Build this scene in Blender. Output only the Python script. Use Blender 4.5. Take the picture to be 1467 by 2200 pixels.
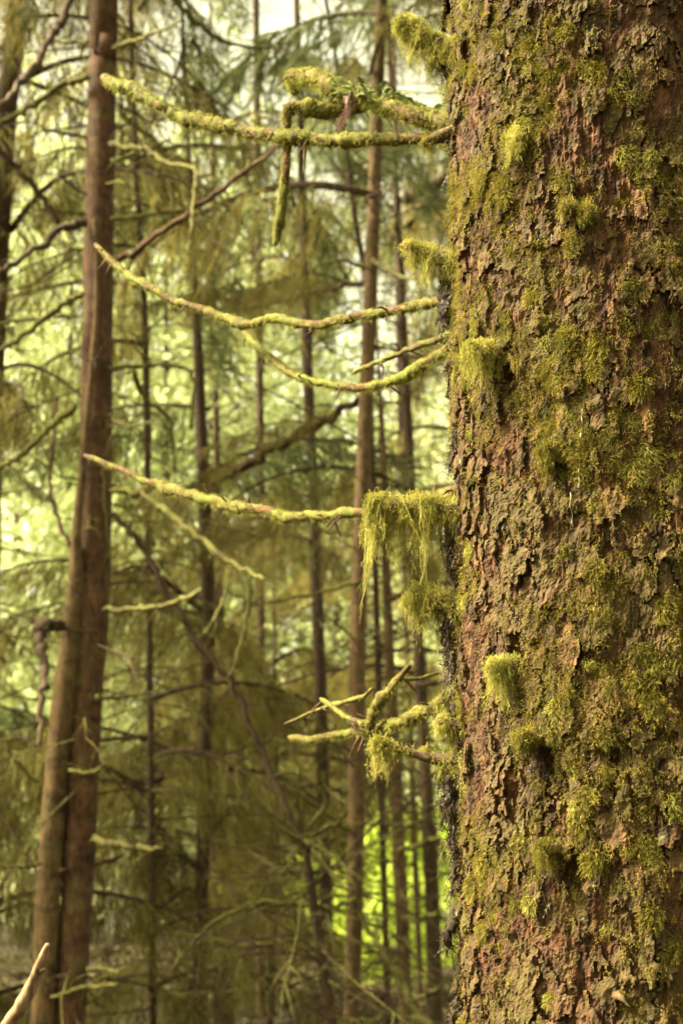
import bpy, math, random
import numpy as np
from mathutils import Vector, Matrix

for o in list(bpy.data.objects):
    bpy.data.objects.remove(o, do_unlink=True)
random.seed(7)
RNG = np.random.default_rng(11)
SC = bpy.context.scene
COL = SC.collection

# ------------------------------------------------------------------ camera
PITCH = math.radians(12.0)
CAMZ = 1.6
FPX = 3335.0            # focal length in photo pixels (photo 1467 x 2200)
cam_d = bpy.data.cameras.new('camera')
cam = bpy.data.objects.new('camera', cam_d)
COL.objects.link(cam)
cam.location = (0, 0, CAMZ)
cam.rotation_euler = (math.radians(90) + PITCH, 0, 0)
cam_d.sensor_fit = 'VERTICAL'
cam_d.sensor_height = 36.0
cam_d.lens = 36.0 * FPX / 2200.0
cam_d.clip_end = 600
cam_d.dof.use_dof = True
cam_d.dof.focus_distance = 2.22
cam_d.dof.aperture_fstop = 6.5
SC.camera = cam

# ------------------------------------------------------------------ sky and sun
SUN_DIR = Vector((-0.82, -0.05, 0.80)).normalized()      # towards the sun: left and high
SUN_EL = math.asin(SUN_DIR.z)
SUN_AZ = math.atan2(SUN_DIR.x, SUN_DIR.y)
world = bpy.data.worlds.new('World')
SC.world = world
world.use_nodes = True
wn, wl = world.node_tree.nodes, world.node_tree.links
wn.clear()
w_out = wn.new('ShaderNodeOutputWorld')
w_bg = wn.new('ShaderNodeBackground')
w_sky = wn.new('ShaderNodeTexSky')
w_sky.sky_type = 'NISHITA'
w_sky.sun_disc = False
w_sky.sun_elevation = SUN_EL
w_sky.sun_rotation = SUN_AZ
w_sky.air_density = 1.0
w_sky.dust_density = 4.0
w_sky.ozone_density = 1.0
w_hs = wn.new('ShaderNodeHueSaturation')
w_hs.inputs['Saturation'].default_value = 0.25
w_mul = wn.new('ShaderNodeMix')
w_mul.data_type = 'RGBA'
w_mul.blend_type = 'MULTIPLY'
w_mul.inputs[0].default_value = 1.0
w_mul.inputs[7].default_value = (1.0, 0.93, 0.55, 1)
wl.new(w_sky.outputs[0], w_hs.inputs['Color'])
wl.new(w_hs.outputs[0], w_mul.inputs[6])
wl.new(w_mul.outputs[2], w_bg.inputs[0])
w_bg.inputs[1].default_value = 0.10
wl.new(w_bg.outputs[0], w_out.inputs[0])

sun_d = bpy.data.lights.new('sun', 'SUN')
sun_d.energy = 5.0
sun_d.angle = math.radians(14)
sun_d.color = (1.0, 0.89, 0.62)
sun = bpy.data.objects.new('sun', sun_d)
COL.objects.link(sun)
sun.rotation_euler = SUN_DIR.to_track_quat('Z', 'Y').to_euler()
sun.location = (-6, 4, 12)

SC.view_settings.view_transform = 'Standard'
SC.view_settings.look = 'None'
SC.view_settings.gamma = 1
SC.view_settings.exposure = 2.55
SC.cycles.use_denoising = True
SC.cycles.use_adaptive_sampling = True
SC.cycles.adaptive_threshold = 0.03
SC.cycles.max_bounces = 5
SC.cycles.diffuse_bounces = 3
SC.cycles.transmission_bounces = 4
SC.cycles.glossy_bounces = 2
SC.cycles.caustics_reflective = False
SC.cycles.caustics_refractive = False

# ------------------------------------------------------------------ camera geometry helpers
FW = np.array([0, math.cos(PITCH), math.sin(PITCH)])
UP = np.array([0, -math.sin(PITCH), math.cos(PITCH)])
CAM = np.array([0, 0, CAMZ])


def ray(px, py):
    return FW + np.array([1.0, 0, 0]) * ((px - 733.5) / FPX) + UP * ((1100 - py) / FPX)


def at(px, py, Y):
    """the point on the plane y = Y seen at a photo pixel"""
    r = ray(px, py)
    return CAM + r * (Y / r[1])


def mpp(py, Y):
    """metres per photo pixel on the plane y = Y"""
    return Y / ray(733, py)[1] / FPX


# ------------------------------------------------------------------ numpy noise
def vnoise2(x, y, seed):
    xi = np.floor(x).astype(np.int64); yi = np.floor(y).astype(np.int64)
    xf = x - xi; yf = y - yi
    u = xf * xf * (3 - 2 * xf); v = yf * yf * (3 - 2 * yf)

    def h(a, b):
        n = (a * 374761393 + b * 668265263 + seed * 974634777) & 0xFFFFFFFF
        n = ((n ^ (n >> 13)) * 1274126177) & 0xFFFFFFFF
        return ((n ^ (n >> 16)) & 0xFFFF) / 65535.0
    a = h(xi, yi); b = h(xi + 1, yi); c = h(xi, yi + 1); d = h(xi + 1, yi + 1)
    return (a * (1 - u) + b * u) * (1 - v) + (c * (1 - u) + d * u) * v


def fbm(x, y, seed, octv=4):
    s = 0; a = 0.5; t = 0
    for k in range(octv):
        s = s + a * vnoise2(x, y, seed + k * 17); t += a
        x = x * 2.03 + 5.1; y = y * 2.03 + 1.7; a *= 0.5
    return s / t


# ------------------------------------------------------------------ mesh helpers
class Geo:
    """collects vertices and faces (with material slots) for one mesh"""
    def __init__(self):
        self.v = []; self.f = []; self.m = []; self.n = 0

    def add(self, v, f, mat=0):
        v = np.asarray(v, float).reshape(-1, 3)
        f = np.asarray(f, np.int64)
        self.v.append(v)
        if len(f):
            self.f.append(f + self.n); self.m.append(np.full(len(f), mat, np.int32))
        self.n += len(v)

    def mesh(self, name, mats, smooth=True):
        me = bpy.data.meshes.new(name)
        v = np.concatenate(self.v)
        me.vertices.add(len(v))
        me.vertices.foreach_set('co', v.astype(np.float32).ravel())
        sizes = np.concatenate([np.full(len(f), f.shape[1], np.int32) for f in self.f])
        loops = np.concatenate([f.ravel() for f in self.f]).astype(np.int32)
        me.loops.add(len(loops))
        me.loops.foreach_set('vertex_index', loops)
        me.polygons.add(len(sizes))
        st = np.zeros(len(sizes), np.int32); st[1:] = np.cumsum(sizes)[:-1]
        me.polygons.foreach_set('loop_start', st)
        me.polygons.foreach_set('material_index', np.concatenate(self.m))
        me.polygons.foreach_set('use_smooth', np.full(len(sizes), smooth))
        for m in (mats if isinstance(mats, (list, tuple)) else [mats]):
            me.materials.append(m)
        me.update(calc_edges=True)
        return me


def put(name, mesh, parent=None, mat=None, root=None):
    """link a mesh object; the mesh is in world space unless a matrix is given; root = world position of the top Empty"""
    o = bpy.data.objects.new(name, mesh)
    COL.objects.link(o)
    if parent is not None:
        o.parent = parent
        if root is not None:
            o.matrix_parent_inverse = Matrix.Translation(-Vector(root))
    if mat is not None:
        o.matrix_basis = mat
    return o


def tag(o, label, cat, group=None, kind=None):
    o['label'] = label
    o['category'] = cat
    if group: o['group'] = group
    if kind: o['kind'] = kind
    return o


def thing(name, loc, label, cat, group=None):
    o = bpy.data.objects.new(name, None)
    COL.objects.link(o)
    o.location = loc
    o.empty_display_size = 0.2
    return tag(o, label, cat, group)


def unit(a):
    a = np.asarray(a, float)
    return a / np.maximum(np.linalg.norm(a, axis=-1, keepdims=True), 1e-9)


def smooth_path(pts, n):
    """Catmull-Rom through points (any width of columns)"""
    p = np.asarray(pts, float)
    if len(p) == 2:
        t = np.linspace(0, 1, n)[:, None]
        return p[0] * (1 - t) + p[1] * t
    q = np.vstack([2 * p[0] - p[1], p, 2 * p[-1] - p[-2]])
    ts = np.linspace(0, len(p) - 1 - 1e-6, n)
    i = ts.astype(int); t = (ts - i)[:, None]
    a, b, c, d = q[i], q[i + 1], q[i + 2], q[i + 3]
    return 0.5 * (2 * b + (c - a) * t + (2 * a - 5 * b + 4 * c - d) * t * t + (3 * b - a - 3 * c + d) * t ** 3)


def tube(geo, path, rad, sides=8, bump=0.0, seed=0, mat=0, freq=40.0):
    p = np.asarray(path, float); r = np.asarray(rad, float)
    n = len(p)
    tg = unit(np.gradient(p, axis=0))
    ref = np.array([0.31, 0.87, 0.38]) if abs(tg[:, 1]).mean() < 0.7 else np.array([0.9, 0.1, 0.4])
    a = unit(np.cross(tg, ref)); b = np.cross(tg, a)
    th = np.linspace(0, 2 * np.pi, sides, endpoint=False)
    ring = a[:, None, :] * np.cos(th)[None, :, None] + b[:, None, :] * np.sin(th)[None, :, None]
    arc = np.concatenate([[0], np.cumsum(np.linalg.norm(np.diff(p, axis=0), axis=1))])
    rr = np.repeat(r[:, None], sides, 1)
    if bump:
        k = fbm((arc * freq)[:, None] + 0 * th[None, :], (np.cos(th) * 1.7)[None, :] + (np.sin(th) * 1.3)[None, :] + 3 + 0 * arc[:, None], seed + 3, 3)
        rr = rr * (1 + bump * 2 * (k - 0.5))
    v = p[:, None, :] + ring * rr[:, :, None]
    idx = np.arange(n * sides).reshape(n, sides)
    nx = np.roll(idx, -1, axis=1)
    f = np.stack([idx[:-1], nx[:-1], nx[1:], idx[1:]], -1).reshape(-1, 4)
    vv = np.vstack([v.reshape(-1, 3), p[0] - tg[0] * r[0] * 0.3, p[-1] + tg[-1] * r[-1] * 0.6])
    geo.add(vv, f, mat)
    base = geo.n - len(vv)
    c0, c1 = base + n * sides, base + n * sides + 1
    i0 = base + idx[0]; i1 = base + idx[-1]
    geo.f.append(np.stack([np.full(sides, c0), np.roll(i0, -1), i0], -1)); geo.m.append(np.full(sides, mat, np.int32))
    geo.f.append(np.stack([np.full(sides, c1), i1, np.roll(i1, -1)], -1)); geo.m.append(np.full(sides, mat, np.int32))


def strips(geo, pts, wid, side, mat=0):
    """N ribbons: pts (N,K,3), wid (N,K), side (N,3) or (N,K,3)"""
    N, K, _ = pts.shape
    if side.ndim == 2: side = side[:, None, :]
    off = side * wid[:, :, None] * 0.5
    v = np.stack([pts - off, pts + off], 2)                 # N,K,2,3
    idx = np.arange(N * K * 2).reshape(N, K, 2)
    f = np.stack([idx[:, :-1, 0], idx[:, :-1, 1], idx[:, 1:, 1], idx[:, 1:, 0]], -1).reshape(-1, 4)
    geo.add(v.reshape(-1, 3), f, mat)


def rand_dirs(n, rng):
    return unit(rng.normal(size=(n, 3)))


def fronds(geo, P, D, L, droop, rng, nl=4, wide=0.34, mat=0, K=4):
    """feathery moss shoots: a curved spine with side leaflets"""
    N = len(P)
    t = np.linspace(0, 1, K)
    pts = P[:, None, :] + D[:, None, :] * (L[:, None] * t)[:, :, None]
    pts[:, :, 2] -= (droop * L)[:, None] * (t ** 2)[None, :]
    side = unit(np.cross(D, rand_dirs(N, rng)))
    w = L[:, None] * 0.10 * np.array([1.0 - 0.85 * x for x in t])[None, :]
    strips(geo, pts, w, side, mat)
    tl = np.linspace(0.22, 0.95, nl)
    for q in tl:
        c = P + D * (L * q)[:, None]; c[:, 2] -= droop * L * q * q
        tg = D.copy(); tg[:, 2] -= 2 * droop * q; tg = unit(tg)
        for s in (-1, 1):
            ll = L * wide * (1.05 - 0.65 * q) * rng.uniform(0.7, 1.25, N)
            tip = c + (side * s * 0.85 + tg * 0.6) * ll[:, None]
            tip[:, 2] -= 0.25 * ll
            hw = (L * 0.075)[:, None]
            v = np.stack([c - tg * hw, c + tg * hw, tip], 1)
            geo.add(v.reshape(-1, 3), np.arange(N * 3).reshape(N, 3), mat)


def strands(geo, P, L, sway, rng, w=0.0011, K=5, mat=0, outward=None):
    """hanging moss threads"""
    N = len(P)
    t = np.linspace(0, 1, K)
    pts = np.repeat(P[:, None, :], K, 1).astype(float)
    o = rng.normal(size=(N, 3)) * sway
    if outward is not None: o = o + outward
    o2 = rng.normal(size=(N, 3)) * sway * 0.8
    pts += o[:, None, :] * (L[:, None] * np.sqrt(t)[None, :])[:, :, None]
    pts += o2[:, None, :] * (L[:, None] * np.sin(t * 6)[None, :] * 0.4)[:, :, None]
    pts[:, :, 2] -= L[:, None] * (t ** 1.2)[None, :]
    side = rand_dirs(N, rng); side[:, 2] *= 0.2; side = unit(side)
    ww = w * rng.uniform(0.6, 1.5, N)[:, None] * (1.1 - 0.8 * t)[None, :]
    strips(geo, pts, ww, side, mat)


# ------------------------------------------------------------------ materials
def new_mat(name):
    m = bpy.data.materials.new(name)
    m.use_nodes = True
    n, l = m.node_tree.nodes, m.node_tree.links
    n.clear()
    out = n.new('ShaderNodeOutputMaterial')
    b = n.new('ShaderNodeBsdfPrincipled')
    b.inputs['Roughness'].default_value = 0.85
    b.inputs['Specular IOR Level'].default_value = 0.25
    l.new(b.outputs[0], out.inputs[0])
    return m, n, l, b, out


def ramp(n, stops, interp='LINEAR'):
    r = n.new('ShaderNodeValToRGB')
    r.color_ramp.interpolation = interp
    e = r.color_ramp.elements
    while len(e) < len(stops): e.new(0.5)
    for k, (p, c) in enumerate(stops):
        e[k].position = p
        e[k].color = (c[0], c[1], c[2], 1) if not np.isscalar(c) else (c, c, c, 1)
    return r


def noise(n, l, vec, scale, detail=5, rough=0.6, stretch=None, dist=0.0):
    t = n.new('ShaderNodeTexNoise')
    t.inputs['Scale'].default_value = scale
    t.inputs['Detail'].default_value = detail
    t.inputs['Roughness'].default_value = rough
    t.inputs['Distortion'].default_value = dist
    if stretch:
        mp = n.new('ShaderNodeMapping')
        mp.inputs['Scale'].default_value = stretch
        l.new(vec, mp.inputs[0]); l.new(mp.outputs[0], t.inputs[0])
    else:
        l.new(vec, t.inputs[0])
    return t.outputs[0]


def mix(n, l, fac, a, b, mode='MIX'):
    m = n.new('ShaderNodeMix'); m.data_type = 'RGBA'; m.blend_type = mode
    for sock, val in ((m.inputs[0], fac), (m.inputs[6], a), (m.inputs[7], b)):
        if isinstance(val, (int, float)): sock.default_value = val
        elif isinstance(val, tuple): sock.default_value = (*val, 1)
        else: l.new(val, sock)
    return m.outputs[2]


def bump(n, l, b, h, strength, dist):
    bp = n.new('ShaderNodeBump')
    bp.inputs['Strength'].default_value = strength
    bp.inputs['Distance'].default_value = dist
    l.new(h, bp.inputs['Height']); l.new(bp.outputs[0], b.inputs['Normal'])


def bark_material(name, c_dark, c_mid, c_light, algae, lichen, vary=True, algae_lo=0.47, blotch=False):
    m, n, l, b, out = new_mat(name)
    geo = n.new('ShaderNodeNewGeometry').outputs['Position']
    fib = noise(n, l, geo, 60, 6, 0.65, (1, 1, 0.22))
    col = ramp(n, [(0.33, c_dark), (0.5, c_mid), (0.70, c_light)])
    l.new(fib, col.inputs[0])
    c = col.outputs[0]
    if vary:
        oi = n.new('ShaderNodeObjectInfo').outputs['Random']
        hv = ramp(n, [(0, (0.8, 0.68, 0.6)), (0.4, (1.0, 0.92, 0.85)), (0.8, (1.05, 1.02, 0.95)), (1, (1.3, 1.15, 1.0))])
        l.new(oi, hv.inputs[0])
        c = mix(n, l, 1.0, c, hv.outputs[0], 'MULTIPLY')
    if blotch:
        br = ramp(n, [(0.36, 0.35), (0.47, 0.85), (0.56, 1.0), (0.7, 1.35)])
        l.new(noise(n, l, geo, 7, 6, 0.7, (1, 1, 2.2), 0.6), br.inputs[0])
        c = mix(n, l, 1.0, c, br.outputs[0], 'MULTIPLY')
    big = noise(n, l, geo, 9, 5, 0.6)
    ar = ramp(n, [(algae_lo, 0.0), (algae_lo + 0.14, 1.0)])
    l.new(big, ar.inputs[0])
    fine = noise(n, l, geo, 140, 4, 0.7)
    fr = ramp(n, [(0.35, 0.15), (0.62, 1.0)])
    l.new(fine, fr.inputs[0])
    am = n.new('ShaderNodeMath'); am.operation = 'MULTIPLY'
    l.new(ar.outputs[0], am.inputs[0]); l.new(fr.outputs[0], am.inputs[1])
    c = mix(n, l, am.outputs[0], c, algae)
    lb = noise(n, l, geo, 26, 6, 0.7, None, 0.4)
    lr = ramp(n, [(0.62, 0.0), (0.68, 0.75)])
    l.new(lb, lr.inputs[0])
    lm = n.new('ShaderNodeMath'); lm.operation = 'MULTIPLY'
    l.new(lr.outputs[0], lm.inputs[0]); l.new(fr.outputs[0], lm.inputs[1])
    c = mix(n, l, lm.outputs[0], c, lichen)
    l.new(c, b.inputs['Base Color'])
    bump(n, l, b, noise(n, l, geo, 220, 6, 0.7, (1, 1, 0.35)), 0.55, 0.003)
    return m


def leafy_material(name, stops, transl=0.35, noise_scale=6.0, rough=0.7):
    m, n, l, b, out = new_mat(name)
    g = n.new('ShaderNodeNewGeometry')
    isl = g.outputs['Random Per Island']
    nz = noise(n, l, g.outputs['Position'], noise_scale, 3, 0.6)
    ad = n.new('ShaderNodeMath'); ad.operation = 'MULTIPLY_ADD'
    l.new(isl, ad.inputs[0]); ad.inputs[1].default_value = 0.5
    sb = n.new('ShaderNodeMath'); sb.operation = 'MULTIPLY_ADD'
    l.new(nz, sb.inputs[0]); sb.inputs[1].default_value = 1.5; sb.inputs[2].default_value = -0.5
    l.new(sb.outputs[0], ad.inputs[2])
    r = ramp(n, stops)
    l.new(ad.outputs[0], r.inputs[0])
    l.new(r.outputs[0], b.inputs['Base Color'])
    b.inputs['Roughness'].default_value = rough
    if transl > 0:
        t = n.new('ShaderNodeBsdfTranslucent')
        l.new(r.outputs[0], t.inputs[0])
        mx = n.new('ShaderNodeMixShader'); mx.inputs[0].default_value = transl
        l.new(b.outputs[0], mx.inputs[1]); l.new(t.outputs[0], mx.inputs[2])
        l.new(mx.outputs[0], out.inputs[0])
    return m


M = {}
M['bark_inner'] = bark_material('bark_inner', (0.009, 0.004, 0.002), (0.055, 0.023, 0.008), (0.125, 0.055, 0.021), (0.045, 0.034, 0.008), (0.13, 0.13, 0.06), False, 0.50)
M['bark_plate'] = bark_material('bark_plate', (0.012, 0.006, 0.003), (0.054, 0.029, 0.011), (0.135, 0.078, 0.034), (0.056, 0.042, 0.009), (0.17, 0.19, 0.10), True, 0.42)
M['bark_stub'] = bark_material('bark_stub', (0.02, 0.011, 0.007), (0.07, 0.04, 0.023), (0.16, 0.10, 0.06), (0.13, 0.11, 0.035), (0.2, 0.2, 0.1), False, 0.52)
M['bark_thin'] = bark_material('bark_thin', (0.022, 0.010, 0.005), (0.072, 0.034, 0.014), (0.12, 0.060, 0.025), (0.10, 0.082, 0.024), (0.14, 0.14, 0.07), False, 0.54, True)
M['bark_pale'] = bark_material('bark_pale', (0.035, 0.02, 0.009), (0.10, 0.058, 0.023), (0.15, 0.092, 0.038), (0.09, 0.072, 0.02), (0.12, 0.12, 0.06), False, 0.5, True)
M['bark_dark'] = bark_material('bark_dark', (0.018, 0.010, 0.006), (0.05, 0.028, 0.014), (0.085, 0.05, 0.025), (0.06, 0.05, 0.018), (0.11, 0.11, 0.06), False, 0.54)
M['stick'] = bark_material('stick', (0.08, 0.045, 0.022), (0.21, 0.135, 0.075), (0.32, 0.22, 0.135), (0.16, 0.11, 0.055), (0.28, 0.22, 0.14), False, 0.7)
M['twig_olive'] = bark_material('twig_olive', (0.03, 0.025, 0.008), (0.09, 0.076, 0.020), (0.15, 0.13, 0.034), (0.14, 0.14, 0.025), (0.2, 0.2, 0.08), False, 0.45)
M['moss'] = leafy_material('moss', [(0.0, (0.030, 0.036, 0.006)), (0.3, (0.105, 0.092, 0.011)), (0.65, (0.215, 0.178, 0.020)), (1.0, (0.39, 0.31, 0.05))], 0.4, 30)
M['moss_bright'] = leafy_material('moss_bright', [(0.0, (0.13, 0.14, 0.02)), (0.4, (0.28, 0.26, 0.045)), (0.8, (0.42, 0.38, 0.09)), (1.0, (0.54, 0.46, 0.16))], 0.4, 18)
M['moss_branch'] = leafy_material('moss_branch', [(0.0, (0.10, 0.08, 0.014)), (0.35, (0.20, 0.17, 0.027)), (0.7, (0.28, 0.29, 0.042)), (1.0, (0.42, 0.42, 0.09))], 0.4, 22)
M['moss_skin'] = bark_material('moss_skin', (0.030, 0.020, 0.006), (0.085, 0.068, 0.012), (0.145, 0.13, 0.020), (0.105, 0.125, 0.014), (0.07, 0.04, 0.014), False, 0.44)
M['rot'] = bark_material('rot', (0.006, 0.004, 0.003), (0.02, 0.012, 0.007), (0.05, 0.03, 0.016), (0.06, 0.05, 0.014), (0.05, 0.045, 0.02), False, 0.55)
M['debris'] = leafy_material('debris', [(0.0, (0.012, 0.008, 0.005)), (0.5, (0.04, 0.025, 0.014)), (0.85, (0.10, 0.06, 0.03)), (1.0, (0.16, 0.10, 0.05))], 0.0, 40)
M['bough_dead'] = leafy_material('bough_dead', [(0.0, (0.07, 0.055, 0.016)), (0.4, (0.15, 0.125, 0.032)), (0.75, (0.24, 0.205, 0.05)), (1.0, (0.34, 0.30, 0.08))], 0.5, 1.2)
M['undergrowth'] = leafy_material('undergrowth', [(0.0, (0.02, 0.014, 0.006)), (0.5, (0.06, 0.045, 0.015)), (1.0, (0.11, 0.09, 0.025))], 0.2, 1.2)
M['bough_green'] = leafy_material('bough_green', [(0.0, (0.07, 0.085, 0.035)), (0.4, (0.14, 0.165, 0.065)), (0.75, (0.22, 0.24, 0.09)), (1.0, (0.32, 0.31, 0.12))], 0.5, 1.0)
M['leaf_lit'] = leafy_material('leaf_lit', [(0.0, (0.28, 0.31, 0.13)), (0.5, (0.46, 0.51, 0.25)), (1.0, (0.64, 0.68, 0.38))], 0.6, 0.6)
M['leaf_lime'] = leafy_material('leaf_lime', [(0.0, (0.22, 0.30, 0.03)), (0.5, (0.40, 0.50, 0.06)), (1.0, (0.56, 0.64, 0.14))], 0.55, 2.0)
M['fern'] = leafy_material('fern', [(0.0, (0.06, 0.085, 0.02)), (0.5, (0.17, 0.20, 0.05)), (1.0, (0.42, 0.45, 0.22))], 0.35, 12, 0.35)
M['purple'] = leafy_material('purple', [(0.0, (0.07, 0.035, 0.03)), (0.5, (0.20, 0.12, 0.10)), (1.0, (0.36, 0.26, 0.20))], 0.2, 20)
_m, _n, _l, _b, _o = new_mat('resin')
_b.inputs['Base Color'].default_value = (0.42, 0.38, 0.30, 1); _b.inputs['Roughness'].default_value = 0.25
M['resin'] = _m


def ground_material():
    m, n, l, b, out = new_mat('forest_floor')
    geo = n.new('ShaderNodeNewGeometry').outputs['Position']
    r = ramp(n, [(0.3, (0.014, 0.009, 0.004)), (0.5, (0.032, 0.020, 0.009)), (0.62, (0.038, 0.032, 0.011)), (0.75, (0.04, 0.05, 0.014))])
    l.new(noise(n, l, geo, 0.9, 8, 0.7), r.inputs[0])
    l.new(r.outputs[0], b.inputs['Base Color'])
    bump(n, l, b, noise(n, l, geo, 14, 8, 0.7), 1.0, 0.08)
    return m


M['ground'] = ground_material()

# ------------------------------------------------------------------ ground
g = Geo()
xs = np.concatenate([np.linspace(-150, -20, 14), np.linspace(-18, 18, 60), np.linspace(20, 150, 14)])
ys = np.concatenate([np.linspace(-60, -4, 10), np.linspace(-3, 50, 90), np.linspace(54, 220, 16)])
X, Y = np.meshgrid(xs, ys)
Zg = 0.5 * (fbm(X * 0.35, Y * 0.35, 5) - 0.5) - 0.012 * np.clip(Y - 4, 0, 60)


def ground_z(x, y):
    return float(0.5 * (fbm(np.array([x * 0.35]), np.array([y * 0.35]), 5)[0] - 0.5) - 0.012 * min(max(y - 4, 0), 60))


idx = np.arange(X.size).reshape(X.shape)
g.add(np.stack([X, Y, Zg], -1).reshape(-1, 3), np.stack([idx[:-1, :-1], idx[:-1, 1:], idx[1:, 1:], idx[1:, :-1]], -1).reshape(-1, 4))
o = put('ground', g.mesh('ground', M['ground']))
o['kind'] = 'structure'

# ================================================================== the big mossy tree in front
R0 = 0.27
DAX = 2.4
ang = math.atan2((982 - 733.5) / FPX, math.cos(PITCH)) + math.asin(R0 / DAX)
AX = DAX * math.sin(ang); AY = DAX * math.cos(ang)
PHI0 = math.atan2(-AY, -AX)
BIG_LOC = (AX, AY, ground_z(AX, AY))
big = thing('spruce_tree', BIG_LOC, 'massive mossy spruce trunk with flaking bark filling the picture beside the camera', 'tree')


def rad_at(z):
    return R0 * (1.0 - 0.012 * (z - 2.0)) + 0.10 * np.exp(-np.maximum(z, 0) * 2.6)


def cyl(theta, z, h):
    r = rad_at(z) + h
    return np.stack([AX + r * np.cos(PHI0 + theta), AY + r * np.sin(PHI0 + theta), z + 0 * r], -1)


# ---- where a photo pixel meets the trunk
def surf(px, py):
    r = ray(px, py)
    z = 2.0
    for _ in range(4):
        R = float(rad_at(np.array(z)))
        a = r[0] ** 2 + r[1] ** 2
        b = -2 * (r[0] * AX + r[1] * AY); c = AX ** 2 + AY ** 2 - R * R
        disc = max(b * b - 4 * a * c, 0)
        t = (-b - math.sqrt(disc)) / (2 * a)
        z = CAMZ + r[2] * t
    th = math.atan2(r[1] * t - AY, r[0] * t - AX) - PHI0
    while th > math.pi: th -= 2 * math.pi
    while th < -math.pi: th += 2 * math.pi
    return th, z


TH0, TH1 = math.radians(-122), math.radians(62)
Z0, Z1 = 1.22, 3.02
DS = 0.0025
ns = int((TH1 - TH0) * R0 / DS); nz = int((Z1 - Z0) / DS)
s1 = np.linspace(TH0, TH1, ns) * R0
z1 = np.linspace(Z0, Z1, nz)
S, Z = np.meshgrid(s1, z1)
macro = 0.010 * (fbm(S * 5 + 9, Z * 3, 71, 3) - 0.5) + 0.012 * (fbm(S * 14, Z * 9, 72, 3) - 0.5)
# plates: warped, vertically stretched cells
WX = S + 0.013 * (fbm(S * 40, Z * 26, 21, 4) - 0.5) * 2 + 0.009 * (fbm(S * 120, Z * 70, 22, 4) - 0.5) * 2
WZ = Z + 0.022 * (fbm(S * 36, Z * 24, 23, 4) - 0.5) * 2 + 0.018 * (fbm(S * 170, Z * 50, 24, 4) - 0.5) * 2
STR = 1.8
cell = 0.0225
pts = []
ny_ = int((Z1 - Z0 + 0.3) / (cell * STR)); nx_ = int((TH1 - TH0) * R0 / cell) + 6
for j in range(ny_):
    for i in range(nx_):
        qx, qz = TH0 * R0 - 3 * cell + i * cell, Z0 - 0.15 + j * cell * STR
        if RNG.random() < .12 + 1.7 * max(0.0, float(fbm(np.array([qx * 8 + 2]), np.array([qz * 5]), 91, 3)[0]) - .36): continue
        pts.append((TH0 * R0 - 3 * cell + (i + RNG.uniform(0, 1)) * cell, Z0 - 0.15 + (j + RNG.uniform(0, 1)) * cell * STR))
pts = np.array(pts)
NP = len(pts)
F1 = np.empty(S.shape); F2 = np.empty(S.shape); ID = np.empty(S.shape, np.int32)
for r0 in range(0, nz, 24):                      # blocks of rows, only points near enough
    r1 = min(nz, r0 + 24)
    zz = WZ[r0:r1]
    near = np.nonzero((pts[:, 1] > zz.min() - 0.16) & (pts[:, 1] < zz.max() + 0.16))[0]
    d = np.sqrt((WX[r0:r1, :, None] - pts[near, 0]) ** 2 + ((zz[:, :, None] - pts[near, 1]) / STR) ** 2)
    o2 = np.argpartition(d, 1, axis=2)[:, :, :2]
    dd = np.take_along_axis(d, o2, 2)
    sw = dd[:, :, 0] > dd[:, :, 1]
    a = np.where(sw, o2[:, :, 1], o2[:, :, 0])
    F1[r0:r1] = dd.min(2); F2[r0:r1] = dd.max(2); ID[r0:r1] = near[a]
EDGE = F2 - F1
thick = RNG.uniform(0.0, 0.0065, NP)
tilt = RNG.uniform(-0.001, 0.009, NP)
tilt_s = RNG.uniform(-0.004, 0.004, NP)
bare = (fbm(pts[:, 0] * 11, pts[:, 1] * 6, 88, 3) + RNG.normal(0, .10, NP)) > 0.66
ter = fbm(S * 70, Z * 45, 31, 4)
ter2 = fbm(S * 120 + 7, Z * 60, 37, 3)
terr = np.floor(ter * 9) / 9 + 0.35 * (ter * 9 % 1) / 9 + 0.45 * (np.floor(ter2 * 6) / 6 - .5)
fine = fbm(S * 240, Z * 110, 33, 3)
fib = fbm(S * 260, Z * 34, 35, 3)
core_h = macro + 0.008 * (fib - 0.5) + 0.015 * (terr - 0.5) - 0.001 + .003 * (fine - .5)
pc = pts[ID]
dz = np.clip((pc[..., 1] - WZ) / (cell * STR), -1, 1); dx = np.clip((WX - pc[..., 0]) / cell, -1, 1)
plate_h = macro + thick[ID] + tilt[ID] * (0.35 + 0.9 * np.clip(dz, -0.5, 1) ** 1) + tilt_s[ID] * dx + 0.011 * (terr - 0.5) + 0.0036 * (fine - 0.5) + 0.002 * (fib - 0.5)
plate_h -= 0.0012 * np.clip(1 - EDGE / 0.004, 0, 1)
gap = 0.0003 + 0.055 * np.clip(fbm(S * 34, Z * 10, 41, 3) - 0.57, 0, 1)
# hollows under the knots
PITS = [(1172, 1650, 24, 46, .045), (1235, 1875, 34, 30, .040), (1108, 1408, 30, 24, .035), (1085, 800, 22, 36, .035), (1000, 120, 16, 60, .03), (1235, 485, 26, 18, .025), (1205, 1010, 14, 26, .018), (1320, 1640, 12, 40, .014), (1060, 1560, 10, 60, .016), (1100, 1690, 9, 80, .016), (1190, 430, 10, 50, .014), (1015, 960, 8, 60, .015), (1300, 1180, 9, 60, .012), (1420, 1500, 9, 60, .014)]
PIT = np.zeros(S.shape); PITM = np.zeros(S.shape)
for (px, py, rs_, rz_, dp) in PITS:
    th, z = surf(px, py)
    u_ = ((WX - th * R0) / (rs_ * .0007)) ** 2 + ((WZ - z) / (rz_ * .0007)) ** 2
    e_ = np.exp(-u_ ** 1.1); PIT += dp * .62 * e_ * (.6 + .8 * fbm(S * 90, Z * 60, 19, 3)); PITM = np.maximum(PITM, e_)
core_h = core_h - PIT
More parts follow.
